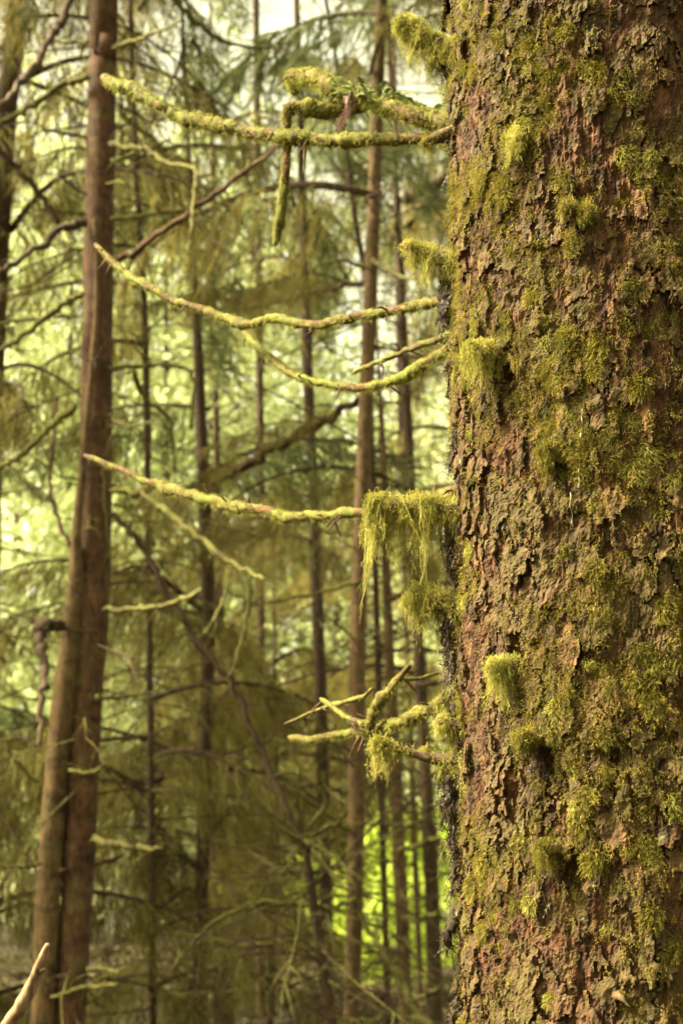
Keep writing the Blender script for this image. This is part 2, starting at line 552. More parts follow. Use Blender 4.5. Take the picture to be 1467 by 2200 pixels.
PM = (EDGE > gap) & ~bare[ID] & (plate_h > core_h + 0.0005) & (PITM < .25 + .5 * fbm(S * 80, Z * 60, 29, 3))
TOP = np.where(PM, plate_h, core_h)


# core of the trunk: one mesh, fine where the camera looks, coarse elsewhere
th_f = np.linspace(TH0, TH1, ns)
th_c = np.linspace(TH1, TH0 + 2 * math.pi, 30)[1:-1]
z_f = z1
zs = np.concatenate([np.linspace(-0.3, Z0 - 0.05, 20), z_f, np.linspace(Z1 + 0.05, 12.0, 30)])
ths = np.concatenate([th_f, th_c])
TT, ZZ = np.meshgrid(ths, zs)
HH = 0.016 * (fbm(TT * R0 * 14, ZZ * 9, 72, 3) - 0.5) - 0.002
HH[20:20 + len(z_f), :len(th_f)] = core_h
idx = np.arange(TT.size).reshape(TT.shape)
nx = np.roll(idx, -1, axis=1)
g = Geo()
g.add(cyl(TT, ZZ, HH).reshape(-1, 3), np.stack([idx[:-1], nx[:-1], nx[1:], idx[1:]], -1).reshape(-1, 4))
trunk = put('trunk', g.mesh('trunk', M['bark_inner'], False), big, None, BIG_LOC)

# plates cut out of the fine grid, each with its own thickness and lifted lower edge
JS = RNG.normal(size=S.shape) * 0.0005; JZ = RNG.normal(size=S.shape) * 0.0005
PV = cyl((S + JS) / R0, Z + JZ, plate_h)
PU = cyl((S + JS) / R0, Z + JZ, np.maximum(plate_h - 0.0045, core_h - 0.001))
gid = np.arange(S.size).reshape(S.shape)
q = np.stack([gid[:-1, :-1], gid[:-1, 1:], gid[1:, 1:], gid[1:, :-1]], -1).reshape(-1, 4)
qid = ID.ravel()[q]; qok = PM.ravel()[q].all(1) & (qid == qid[:, :1]).all(1)
q = q[qok]; qid = qid[qok, 0]
order = np.argsort(qid, kind='stable'); q = q[order]; qid = qid[order]
PV = PV.reshape(-1, 3); PU = PU.reshape(-1, 3)
rest = Geo(); n_obj = 0
ids, st, ct = np.unique(qid, return_index=True, return_counts=True)
cand = []
for k, a, c in zip(ids, st, ct):
    if c < 6: continue
    mid = PV[q[a:a + c].ravel()].mean(0)
    rel = mid - CAM; dep = rel @ FW
    px = 733.5 + FPX * rel[0] / dep; py = 1100 - FPX * (rel @ UP) / dep
    th = pts[k, 0] / R0
    seen = math.radians(-92) < th < math.radians(26) and -40 < px < 1500 and -60 < py < 2260
    cand.append((0 if seen else 1, -c, k, a, c))
cand.sort()
for rank, (unseen, _, k, a, c) in enumerate(cand):
    qq = q[a:a + c]
    uv, inv = np.unique(qq.ravel(), return_inverse=True)
    f = inv.reshape(-1, 4)
    e = np.concatenate([f[:, [0, 1]], f[:, [1, 2]], f[:, [2, 3]], f[:, [3, 0]]])
    key = e[:, 0].astype(np.int64) * 100000 + e[:, 1]; rev = e[:, 1].astype(np.int64) * 100000 + e[:, 0]
    be = e[~np.isin(key, rev)]
    nv = len(uv)
    skirt = np.stack([be[:, 1], be[:, 0], be[:, 0] + nv, be[:, 1] + nv], -1)
    gg = Geo() if (not unseen and n_obj < 300) else rest
    gg.add(np.vstack([PV[uv], PU[uv]]), np.vstack([f, skirt]))
    if gg is not rest:
        put('bark_plate', gg.mesh('bark_plate', M['bark_plate'], False), trunk); n_obj += 1
if rest.v:
    o = put('bark_flakes', rest.mesh('bark_flakes', M['bark_plate'], False), trunk); o['kind'] = 'stuff'
print('plates', n_obj, len(cand))


def top_h(th, z):
    i = np.clip(((np.asarray(z) - Z0) / (Z1 - Z0) * (nz - 1)).astype(int), 0, nz - 1)
    j = np.clip(((np.asarray(th) - TH0) / (TH1 - TH0) * (ns - 1)).astype(int), 0, ns - 1)
    return TOP[i, j]


# ---- moss cover: patchy, thicker where the photograph shows it (pixel, radius px, weight)
BLOBS = [(1110, 300, 90, .35), (1090, 450, 90, .3), (1060, 600, 80, .3), (1030, 100, 90, .3), (1200, 150, 120, .25), (1390, 380, 90, .28),
         (1370, 560, 80, .25), (1320, 800, 90, .2), (1040, 800, 80, .3), (1190, 960, 80, .28), (1400, 980, 90, .28), (1130, 880, 70, .15),
         (1250, 1130, 70, .2), (1360, 1230, 80, .2), (1180, 1400, 90, .25), (1390, 1480, 90, .28), (1300, 1560, 80, .25), (1150, 1600, 70, .3),
         (1400, 1680, 100, .32), (1200, 1850, 90, .28), (1380, 1880, 70, .2), (1060, 1960, 60, .12), (1440, 150, 80, .2), (1280, 300, 60, .1),
         (1000, 1250, 60, .1), (1110, 700, 60, .15), (1230, 700, 60, .1),
         (1180, 600, 80, -.1), (1250, 260, 60, -.15), (1030, 300, 50, -.3), (1150, 1250, 60, -.2), (1050, 1100, 90, -.25), (1060, 1700, 110, -.3),
         (1080, 2080, 110, -.3), (1250, 2080, 130, -.25), (1400, 1200, 50, -.2), (1330, 1780, 60, -.2), (1280, 800, 60, -.12), (1010, 1350, 60, -.1)]
MM = 0.40 * fbm(S * 9 + 3, Z * 7, 51, 4) + 0.60 * fbm(S * 60, Z * 46, 53, 4)
for (px, py, rp, wt) in BLOBS:
    th, z = surf(px, py)
    rr = rp * 0.00065
    MM += wt * np.exp(-((S - th * R0) ** 2 + (Z - z) ** 2) / (rr * rr)) * 0.45
MOSS = np.clip((MM - 0.46) / 0.14, 0, 1) + .02

rng = np.random.default_rng(5)


def scatter(n, th_lo, th_hi, power=1.0):
    outT, outZ = [], []
    got = 0
    while got < n:
        th = rng.uniform(th_lo, th_hi, n * 3); z = rng.uniform(Z0 + 0.01, Z1 - 0.01, n * 3)
        i = ((z - Z0) / (Z1 - Z0) * (nz - 1)).astype(int); j = ((th - TH0) / (TH1 - TH0) * (ns - 1)).astype(int)
        k = rng.random(n * 3) < MOSS[i, j] ** power
        outT.append(th[k]); outZ.append(z[k]); got += k.sum()
    return np.concatenate(outT)[:n], np.concatenate(outZ)[:n]


def normal_at(th):
    return np.stack([np.cos(PHI0 + th), np.sin(PHI0 + th), 0 * th], -1)


# the low cover of tiny shoots, one mass nobody could count
T, Zs = scatter(90000, TH0 + 0.02, TH1 - 0.02, 1.6)
N3 = normal_at(T); P3 = cyl(T, Zs, top_h(T, Zs) + rng.uniform(-.001, .004, len(T)))
tan = np.stack([-np.sin(PHI0 + T), np.cos(PHI0 + T), 0 * T], -1)
D3 = unit(N3 * rng.uniform(0.35, 1.1, len(T))[:, None] + tan * rng.normal(0, 0.55, len(T))[:, None] + np.array([0, 0, 1.0]) * rng.normal(-0.1, 0.5, len(T))[:, None])
g = Geo()
fronds(g, P3, D3, rng.uniform(0.003, 0.0078, len(T)), rng.uniform(0.1, 0.7, len(T)), rng, 2, 0.55, 0, 3)
o = put('moss_cover', g.mesh('moss_cover', M['moss'], False), trunk); o['kind'] = 'stuff'

# tufts standing out of it: eight kinds, shared meshes
TUFTS = []
for k in range(8):
    r = np.random.default_rng(100 + k)
    n = 230 + 14 * k
    rad = 0.010 + 0.0012 * k
    a = r.uniform(0, 2 * np.pi, n); rr = rad * np.sqrt(r.random(n))
    P = np.stack([rr * np.cos(a), rr * np.sin(a) * 1.15, r.uniform(-0.002, 0.006, n) * (1 - rr / rad)], -1)
    D = unit(np.stack([np.cos(a) * rr / rad * 1.0 + r.normal(0, .35, n), np.sin(a) * rr / rad * 0.9 + r.normal(-0.1, .6, n), r.uniform(0.2, 1.1, n)], -1))
    L = r.uniform(0.004, 0.0095, n)
    g = Geo()
    # local z = outward, local y = up: let the shoots droop to -y
    Q = np.stack([P[:, 0], P[:, 2], P[:, 1]], -1); E = np.stack([D[:, 0], D[:, 2], D[:, 1]], -1)
    fronds(g, Q, E, L, r.uniform(0.25, 0.9, n), r, 4, 0.40)
    if k == 3:
        m_ = 26
        strands(g, Q[:m_], r.uniform(0.010, 0.026, m_), 0.12, r, 0.0012, 4)
    for v in g.v: v[:] = v[:, [0, 2, 1]]
    TUFTS.append(g.mesh('moss_tuft', [M['moss'] if k % 4 else M['moss_bright']], False))


def frame_at(th, z, h, spin, sc):
    n_ = Vector(normal_at(np.array(th))); u_ = Vector((0, 0, 1)); x_ = u_.cross(n_)
    c, s = math.cos(spin), math.sin(spin)
    x2 = x_ * c + u_ * s; u2 = u_ * c - x_ * s
    m = Matrix((x2, u2, n_)).transposed().to_4x4()
    return Matrix.Translation(Vector(cyl(np.array(th), np.array(z), h))) @ m @ Matrix.Diagonal((sc, sc, sc, 1))


T, Zs = scatter(295, math.radians(-88), math.radians(24), 2.2)
for th, z in zip(T, Zs):
    put('moss_tuft', random.choice(TUFTS), trunk, frame_at(th, z, float(top_h(th, z)) - 0.002, random.uniform(-.5, .5), random.uniform(0.45, 1.05)))


# ---- branch stubs: a broken limb with a coat and a beard of moss
def stub(path, rad, beard, n_str, coat, seed, root_dark=0, shoots=700, mat='moss_bright', bare_from=None):
    """path: world points from trunk to tip; beard: list of (t, length) for the hanging moss; coat: moss thickness"""
    r = np.random.default_rng(seed)
    p = smooth_path(path, 26); rd = np.interp(np.linspace(0, 1, 26), np.linspace(0, 1, len(rad)), rad)
    g = Geo(); tube(g, p, rd, 14, 0.35, seed, 0, 60)
    st_ = put('branch_stub', g.mesh('branch_stub', M['bark_stub']), trunk)
    g = Geo()
    bt = np.array([b[0] for b in beard]); bl = np.array([b[1] for b in beard])
    cw = np.array([b[2] if len(b) > 2 else 1.0 for b in beard])

    def on(n, lo=0.0, up_only=True):
        t = r.uniform(0.02, 1, n * 3)
        t = t[r.random(n * 3) < np.interp(t, bt, cw)][:n]
        k = np.minimum((t * 25), 24.99); i = k.astype(int); f_ = (k - i)[:, None]
        c = p[i] * (1 - f_) + p[i + 1] * f_
        tg = unit(p[i + 1] - p[i]); sd = unit(np.cross(tg, np.array([0, 0, 1.0]))); up = np.cross(sd, tg)
        a = r.uniform(-2.2, 2.2, len(t)) if up_only else r.uniform(-np.pi, np.pi, len(t))
        rn = np.interp(t, np.linspace(0, 1, 26), rd)
        n_ = sd * np.sin(a)[:, None] + up * np.cos(a)[:, None]
        return t, c + n_ * (rn * 0.9 + coat * (.15 + 1.3 * vnoise2(t * 11 + seed, a * 1.5 + 9, seed)) * r.random(len(t)) ** .5 * np.clip(np.cos(a), 0.25, 1))[:, None], n_, tg
    t, P, n_, tg = on(shoots)
    D = unit(n_ + r.normal(0, .45, P.shape) + tg * 0.2)
    fronds(g, P, D, r.uniform(0.004, 0.009, len(P)), r.uniform(0.1, 0.6, len(P)), r, 3, 0.42)
    nlk = max(8, n_str // 17)
    tl, Pl, nl_, tgl = on(nlk, up_only=False)
    Ll = np.interp(tl, bt, bl) * np.exp(r.normal(-.25, .45, len(tl)))
    tipl = Pl + r.normal(0, .22, Pl.shape) * Ll[:, None]; tipl[:, 2] -= Ll
    k = r.integers(0, len(tl), n_str)
    fr = r.uniform(.35, 1.05, n_str)
    P = Pl[k] + r.normal(0, .0055, (n_str, 3)); E = tipl[k] + r.normal(0, .0026, (n_str, 3))
    Kk = 6; tt = np.linspace(0, 1, Kk)
    wv = r.normal(0, .0030, (n_str, Kk, 3)); wv[:, :, 2] = 0
    pp = P[:, None, :] + (E - P)[:, None, :] * (fr[:, None] * tt)[:, :, None] + wv * tt[None, :, None]
    sd = rand_dirs(n_str, r); sd[:, 2] *= .2
    strips(g, pp, .0008 * r.uniform(.6, 1.5, n_str)[:, None] * (1.1 - .75 * tt)[None, :], unit(sd))
    m_ = int(n_str * 6)
    k2 = r.integers(0, n_str, m_); q = r.random(m_) ** .8 * fr[k2]
    Q = P[k2] + (E - P)[k2] * q[:, None] + r.normal(0, .0030, (m_, 3))
    D = rand_dirs(m_, r); D[:, 2] -= .2; D = unit(D)
    fronds(g, Q, D, r.uniform(.0025, .0065, m_), r.uniform(.2, .8, m_), r, 3, .45)
    put('moss_beard', g.mesh('moss_beard', M[mat], False), st_)
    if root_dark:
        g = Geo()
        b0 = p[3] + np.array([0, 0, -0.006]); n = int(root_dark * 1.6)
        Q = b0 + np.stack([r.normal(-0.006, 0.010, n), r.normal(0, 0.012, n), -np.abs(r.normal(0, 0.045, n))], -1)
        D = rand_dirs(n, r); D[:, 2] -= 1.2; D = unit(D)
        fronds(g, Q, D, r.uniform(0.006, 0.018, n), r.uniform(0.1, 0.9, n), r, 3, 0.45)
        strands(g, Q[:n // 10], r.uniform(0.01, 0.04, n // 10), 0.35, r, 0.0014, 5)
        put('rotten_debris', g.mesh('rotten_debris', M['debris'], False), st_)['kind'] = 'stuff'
    return st_


YS = 2.352
k1 = mpp(1100, YS)


def px_path(pp, Y=YS, dy=0.0):
    return [at(x, y, Y + dy * i) for i, (x, y) in enumerate(pp)]


stub(px_path([(1020, 120), (960, 118), (900, 75), (855, 45)]), [.030, .022, .012, .005], [(0, .055), (.35, .085), (.6, .07), (.85, .030), (1, .018)], 1700, .013, 1, 260, 2400, 'moss_bright')
stub(px_path([(1000, 285), (955, 292), (908, 308)]), [.018, .012, .007], [(0, .010, .4), (.6, .012, .6), (.9, .025), (1, .02)], 90, .006, 2, 90, 260, 'moss')
stub(px_path([(1010, 585), (965, 572), (915, 545), (862, 527)]), [.028, .018, .010, .004], [(0, .03, .7), (.4, .03), (.62, .065), (.75, .07), (.86, .012), (1, .008)], 560, .010, 3, 420, 1300, 'moss_bright')
stub(px_path([(1015, 1125), (965, 1105), (900, 1095), (830, 1090), (792, 1092)]), [.022, .016, .013, .010, .007],
     [(0, .03, .5), (.2, .03, .5), (.35, .045, .8), (.55, .06, 1), (.75, .055), (.9, .075), (1, .06)], 1900, .015, 4, 500, 2400)
stub(px_path([(1010, 1310), (965, 1300), (915, 1285), (878, 1275)]), [.026, .018, .011, .008], [(0, .05, .6), (.4, .05), (.7, .035), (1, .03)], 1100, .012, 5, 650, 1700)
stub(px_path([(1010, 1650), (955, 1635), (895, 1620), (840, 1606), (800, 1597)]), [.022, .010, .0065, .005, .006],
     [(0, .05, 1), (.25, .04, .8), (.36, .005, .15), (.7, .003, .15), (.8, .045, 1), (1, .05, 1)], 560, .007, 6, 380, 700)
stub(px_path([(1010, 1575), (970, 1560), (938, 1555)]), [.018, .013, .010], [(0, .02), (.5, .022), (1, .03)], 260, .010, 7, 60, 500)
stub(px_path([(1000, 435), (975, 428)]), [.012, .008], [(0, .01), (1, .022)], 60, .005, 8, 0, 160)

# knots on the face of the trunk, moss on top, a dark hollow below
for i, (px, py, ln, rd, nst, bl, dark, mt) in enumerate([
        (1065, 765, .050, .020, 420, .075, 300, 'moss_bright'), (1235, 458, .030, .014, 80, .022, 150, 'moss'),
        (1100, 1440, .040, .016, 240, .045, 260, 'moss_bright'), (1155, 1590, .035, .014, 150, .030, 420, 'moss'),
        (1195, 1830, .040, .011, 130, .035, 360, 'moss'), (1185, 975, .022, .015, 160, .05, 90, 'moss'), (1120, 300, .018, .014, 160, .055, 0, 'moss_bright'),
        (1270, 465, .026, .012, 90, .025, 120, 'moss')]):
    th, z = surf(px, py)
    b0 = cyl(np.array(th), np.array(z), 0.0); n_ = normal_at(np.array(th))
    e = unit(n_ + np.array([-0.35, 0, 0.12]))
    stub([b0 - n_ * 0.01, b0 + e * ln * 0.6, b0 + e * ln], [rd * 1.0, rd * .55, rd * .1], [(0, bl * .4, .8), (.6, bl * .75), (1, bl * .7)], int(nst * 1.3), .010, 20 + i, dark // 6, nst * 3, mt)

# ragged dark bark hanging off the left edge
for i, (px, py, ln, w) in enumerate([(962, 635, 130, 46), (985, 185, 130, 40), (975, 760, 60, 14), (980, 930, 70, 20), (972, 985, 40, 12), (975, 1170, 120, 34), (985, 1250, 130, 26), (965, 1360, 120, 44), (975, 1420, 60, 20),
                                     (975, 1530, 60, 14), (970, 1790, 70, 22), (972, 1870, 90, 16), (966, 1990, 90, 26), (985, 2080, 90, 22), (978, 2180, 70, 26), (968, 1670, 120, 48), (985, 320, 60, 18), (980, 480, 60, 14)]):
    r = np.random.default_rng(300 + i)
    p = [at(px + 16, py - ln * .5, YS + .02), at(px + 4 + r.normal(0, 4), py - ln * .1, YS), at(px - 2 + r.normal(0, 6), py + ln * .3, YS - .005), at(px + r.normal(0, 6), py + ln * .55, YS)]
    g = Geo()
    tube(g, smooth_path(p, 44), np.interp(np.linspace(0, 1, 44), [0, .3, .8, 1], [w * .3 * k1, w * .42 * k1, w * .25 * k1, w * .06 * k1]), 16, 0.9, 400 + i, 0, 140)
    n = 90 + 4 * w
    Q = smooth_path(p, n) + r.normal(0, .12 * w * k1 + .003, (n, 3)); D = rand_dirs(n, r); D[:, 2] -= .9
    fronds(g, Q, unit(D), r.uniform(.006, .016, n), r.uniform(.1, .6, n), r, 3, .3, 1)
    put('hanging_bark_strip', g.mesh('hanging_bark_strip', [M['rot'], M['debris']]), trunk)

# resin drips and a pale splinter
for (px, y0, y1) in [(1251, 880, 945), (1228, 1060, 1130), (1246, 990, 1050)]:
    g = Geo(); pp = []
    for j in range(9):
        th, z = surf(px + random.uniform(-1.2, 1.2), y0 + (y1 - y0) * j / 8)
        pp.append(cyl(np.array(th), np.array(z), float(top_h(th, z)) + 0.001))
    tube(g, pp, np.array([.0007, .0011, .0004, .0010, .0003, .0012, .0004, .0009, .0013]), 6)
    put('resin_drip', g.mesh('resin_drip', M['resin']), trunk)
th, z = surf(1322, 2135); b0 = cyl(np.array(th), np.array(z), 0.004)
g = Geo(); tube(g, smooth_path([b0, b0 + np.array([.006, -.012, -.004]), b0 + np.array([.014, -.02, -.014])], 10), np.linspace(.007, .001, 10), 8, .6, 77, 0, 200)
put('broken_twig', g.mesh('broken_twig', M['bark_pale']), trunk)


# ---- the long mossy limbs that leave the trunk at the back and reach away to the left
def limb(pp, w, Ys, seed, shoots=4200, parent=trunk, mat='moss_branch', name='mossy_branch', sub='moss_sleeve'):
    """pp: pixels; w: widths in px; Ys: distance at start and end"""
    n = max(40, 16 * len(pp))
    q_ = smooth_path([(x, y, a, b) for (x, y), a, b in zip(pp, np.interp(np.linspace(0, 1, len(pp)), np.linspace(0, 1, len(Ys)), Ys), np.interp(np.linspace(0, 1, len(pp)), np.linspace(0, 1, len(w)), w))], n)
    p = np.array([at(a[0], a[1], a[2]) for a in q_]); rd = np.array([a[3] * 0.43 * mpp(a[1], a[2]) for a in q_])
    ar = np.concatenate([[0], np.cumsum(np.linalg.norm(np.diff(p, axis=0), axis=1))])
    p[:, 2] += (fbm(ar * 11, 0 * ar + seed, seed, 3) - .5) * rd * 1.9; p[:, 1] += (fbm(ar * 11, 0 * ar + seed + 7, seed, 3) - .5) * rd * 1.9
    g = Geo(); tube(g, p, rd * 0.78, 10, .25, seed, 0, 30)
    rs = np.random.default_rng(seed + 500)
    for k_ in range(int(ar[-1] * 14)):
        j = rs.integers(3, n - 3); L_ = rs.uniform(.012, .05); d_ = rs.normal(0, 1, 3); d_[2] -= .3; d_ = unit(d_)
        tube(g, [p[j], p[j] + d_ * L_ * .5 + rs.normal(0, .004, 3), p[j] + d_ * L_ + np.array([0, 0, -.006])], np.array([.0028, .002, .0009]), 5)
    o = put(name, g.mesh(name, M['bark_thin']), parent)
    r = np.random.default_rng(seed)
    g = Geo()
    # the sleeve is a lumpy skin with shoots on it
    lump = 0.48 + 0.52 * vnoise2(ar * 24, np.zeros(n) + seed, seed) + 0.30 * vnoise2(ar * 75, np.zeros(n) + seed, seed + 1)
    tube(g, p[1:-1], (rd * lump * 1.0)[1:-1], 12, .5, seed + 5, 1, 90)
    t = r.uniform(0.01, .99, shoots) * (n - 1); i = t.astype(int); f_ = (t - i)[:, None]
    c = p[i] * (1 - f_) + p[i + 1] * f_
    dr = rand_dirs(shoots, r); dr[:, 2] *= 1.2
    tgs = unit(p[i + 1] - p[i]); dr = unit(dr - tgs * (dr * tgs).sum(1)[:, None])
    P = c + dr * (rd[i] * lump[i] * 0.9)[:, None]
    fronds(g, P, unit(dr + r.normal(0, .5, dr.shape)), np.clip(rd[i] * r.uniform(.28, .72, shoots), .003, .009), r.uniform(0, .8, shoots), r, 3, .5)
    put(sub, g.mesh(sub, [M[mat], M['moss_skin']]), o)
    return o


limb([(1010, 300), (900, 302), (760, 296), (620, 292), (520, 282), (430, 258), (340, 225), (270, 190), (222, 162)], [34, 34, 36, 38, 36, 32, 28, 22], [2.66, 3.2], 41)
limb([(1010, 640), (900, 662), (800, 676), (690, 692), (600, 690), (510, 690), (420, 660), (330, 620), (260, 575), (205, 525)], [30, 28, 26, 26, 24, 24, 22, 19, 14], [2.66, 3.5], 42)
limb([(1010, 720), (950, 755), (880, 800), (800, 832), (720, 832), (640, 808), (580, 770), (545, 735), (525, 715)], [30, 28, 26, 22, 20, 17, 13], [2.66, 3.3], 43)
limb([(1010, 705), (940, 728), (850, 762), (758, 803)], [20, 18, 15, 10], [2.68, 3.4], 44, 700)
limb([(1010, 1045), (930, 1065), (840, 1090), (740, 1104), (640, 1104), (540, 1090), (450, 1075), (360, 1052), (270, 1015), (183, 978)], [34, 30, 26, 26, 27, 28, 28, 25, 20, 13], [2.66, 3.6], 45)
lb = limb([(1010, 270), (930, 250), (850, 232), (780, 205), (720, 180), (675, 157), (648, 152), (631, 168), (632, 195)], [54, 56, 50, 44, 44, 46, 46, 42, 28], [2.66, 3.0], 46)
limb([(800, 222), (740, 238), (680, 240), (630, 234), (617, 245), (618, 310), (612, 390), (600, 470), (592, 522)], [34, 34, 34, 32, 28, 25, 25, 22, 12], [2.84, 2.9], 47)
limb([(1015, 1460), (960, 1500), (900, 1535), (830, 1556), (760, 1572), (690, 1587), (622, 1585)], [34, 34, 32, 30, 22, 19, 15], [2.68, 3.4], 48)
limb([(790, 1565), (808, 1520), (840, 1480), (880, 1432)], [26, 32, 26, 14], [3.05, 2.95], 49, 600)
limb([(785, 1560), (740, 1535), (688, 1500)], [18, 15, 9], [3.05, 3.2], 50, 300)
limb([(655, 300), (655, 330), (652, 372)], [12, 9, 5], [2.98, 2.98], 51, 60)
limb([(860, 1462), (900, 1458), (945, 1445)], [12, 10, 5], [2.98, 3.1], 52, 100)
limb([(800, 1480), (770, 1500), (700, 1520), (612, 1555)], [8, 12, 11, 6], [3.1, 3.5], 53, 120)

# ferny plants growing on the upper limb
pl = thing('epiphyte_plant', tuple(at(820, 225, 2.85)), 'leafy fern plant growing on the mossy limb beside the trunk', 'plant')
PLR = tuple(at(820, 225, 2.85))
for i in range(52):
    r = np.random.default_rng(700 + i)
    px = r.uniform(690, 965); py = 190 + (px - 700) * 0.22 + r.uniform(-25, 15)
    b0 = at(px, py, r.uniform(2.72, 2.95))
    purple = i % 4 == 0
    d = unit(np.array([r.normal(0, .8), r.normal(0, .5), r.uniform(.1, .9)])) if not purple else unit(np.array([r.normal(.3, .5), r.normal(0, .4), -.5]))
    g = Geo(); L = r.uniform(.03, .07) if not purple else r.uniform(.04, .06)
    fronds(g, b0[None, :], d[None, :], np.array([L]), np.array([.45]), r, 11, .30, 0, 6)
    fronds(g, b0[None, :], unit(d + r.normal(0, .4, 3))[None, :], np.array([L * .8]), np.array([.6]), r, 9, .32, 0, 6)
    put('fern_frond', g.mesh('fern_frond', M['purple' if purple else 'fern'], False), pl, None, PLR)

# ================================================================== boughs of the forest behind
def bough(kind, seed):
    r = np.random.default_rng(seed)
    g = Geo()
    x = np.linspace(0, 1, 12)
    sag = r.uniform(.25, .5)
    p = np.stack([x, .06 * np.sin(x * 5 + seed), .22 * np.sin(x * 2.4) * .5 - sag * x * x], -1)
    tube(g, p, .014 * (1 - .85 * x) + .001, 5, .2, seed, 0)
    nb = 46
    t = np.sort(r.uniform(.06, 1, nb)); c = np.stack([np.interp(t, x, p[:, k]) for k in range(3)], -1)
    sgn = np.where(np.arange(nb) % 2, 1, -1)
    D = unit(np.stack([r.uniform(.25, .9, nb), sgn * r.uniform(.4, 1, nb), r.uniform(-.9, -.05, nb)], -1))
    L = (.10 + .30 * (1 - t)) * r.uniform(.5, 1.2, nb)
    K = 6; tt = np.linspace(0, 1, K)
    pts = c[:, None, :] + D[:, None, :] * (L[:, None] * tt)[:, :, None]; pts[:, :, 2] -= (L[:, None] * .55) * tt ** 2
    sd = unit(np.cross(D, r.normal(size=D.shape)))
    strips(g, pts, np.repeat((.006 * (1.1 - .8 * tt))[None], nb, 0), sd, 1)
    m = 11
    for j in range(m):
        f = r.uniform(.1, 1, nb)
        k = f * (K - 1); i = np.minimum(k.astype(int), K - 2); w = (k - i)[:, None]
        b = pts[np.arange(nb), i] * (1 - w) + pts[np.arange(nb), i + 1] * w
        if kind == 'dead':
            d = unit(np.stack([r.normal(.1, .35, nb), r.normal(0, .35, nb), -np.ones(nb)], -1)); l = r.uniform(.05, .24, nb); wd = .0045
        else:
            d = unit(np.stack([r.normal(.35, .4, nb), r.normal(0, .5, nb), -.75 * np.ones(nb)], -1)); l = r.uniform(.05, .19, nb); wd = .010
        q3 = np.linspace(0, 1, 3)
        pp = b[:, None, :] + d[:, None, :] * (l[:, None] * q3)[:, :, None] + r.normal(0, .006, (nb, 3, 3)) * q3[None, :, None]
        strips(g, pp, np.repeat(np.array([wd, wd * .9, wd * .25])[None], nb, 0), unit(np.cross(d, r.normal(size=d.shape))), 1)
    return g.mesh('bough', [M['bark_dark'], M['bough_dead' if kind == 'dead' else 'bough_green']], False)


BOUGH = {k: [bough(k, 900 + i * 7 + (50 if k == 'dead' else 0)) for i in range(5)] for k in ('dead', 'green')}


def place_bough(parent, root, pos, az, tiltv, L, kind):
    m = Matrix.Translation(Vector(pos)) @ Matrix.Rotation(az, 4, 'Z') @ Matrix.Rotation(-tiltv, 4, 'Y') @ Matrix.Rotation(random.uniform(-.3, .3), 4, 'X') @ Matrix.Diagonal((L, L * random.uniform(.8, 1.1), L * random.uniform(.85, 1.2), 1))
    put('bough', random.choice(BOUGH[kind]), parent, m, root)


DENS = {'dead': .74, 'green': .42}


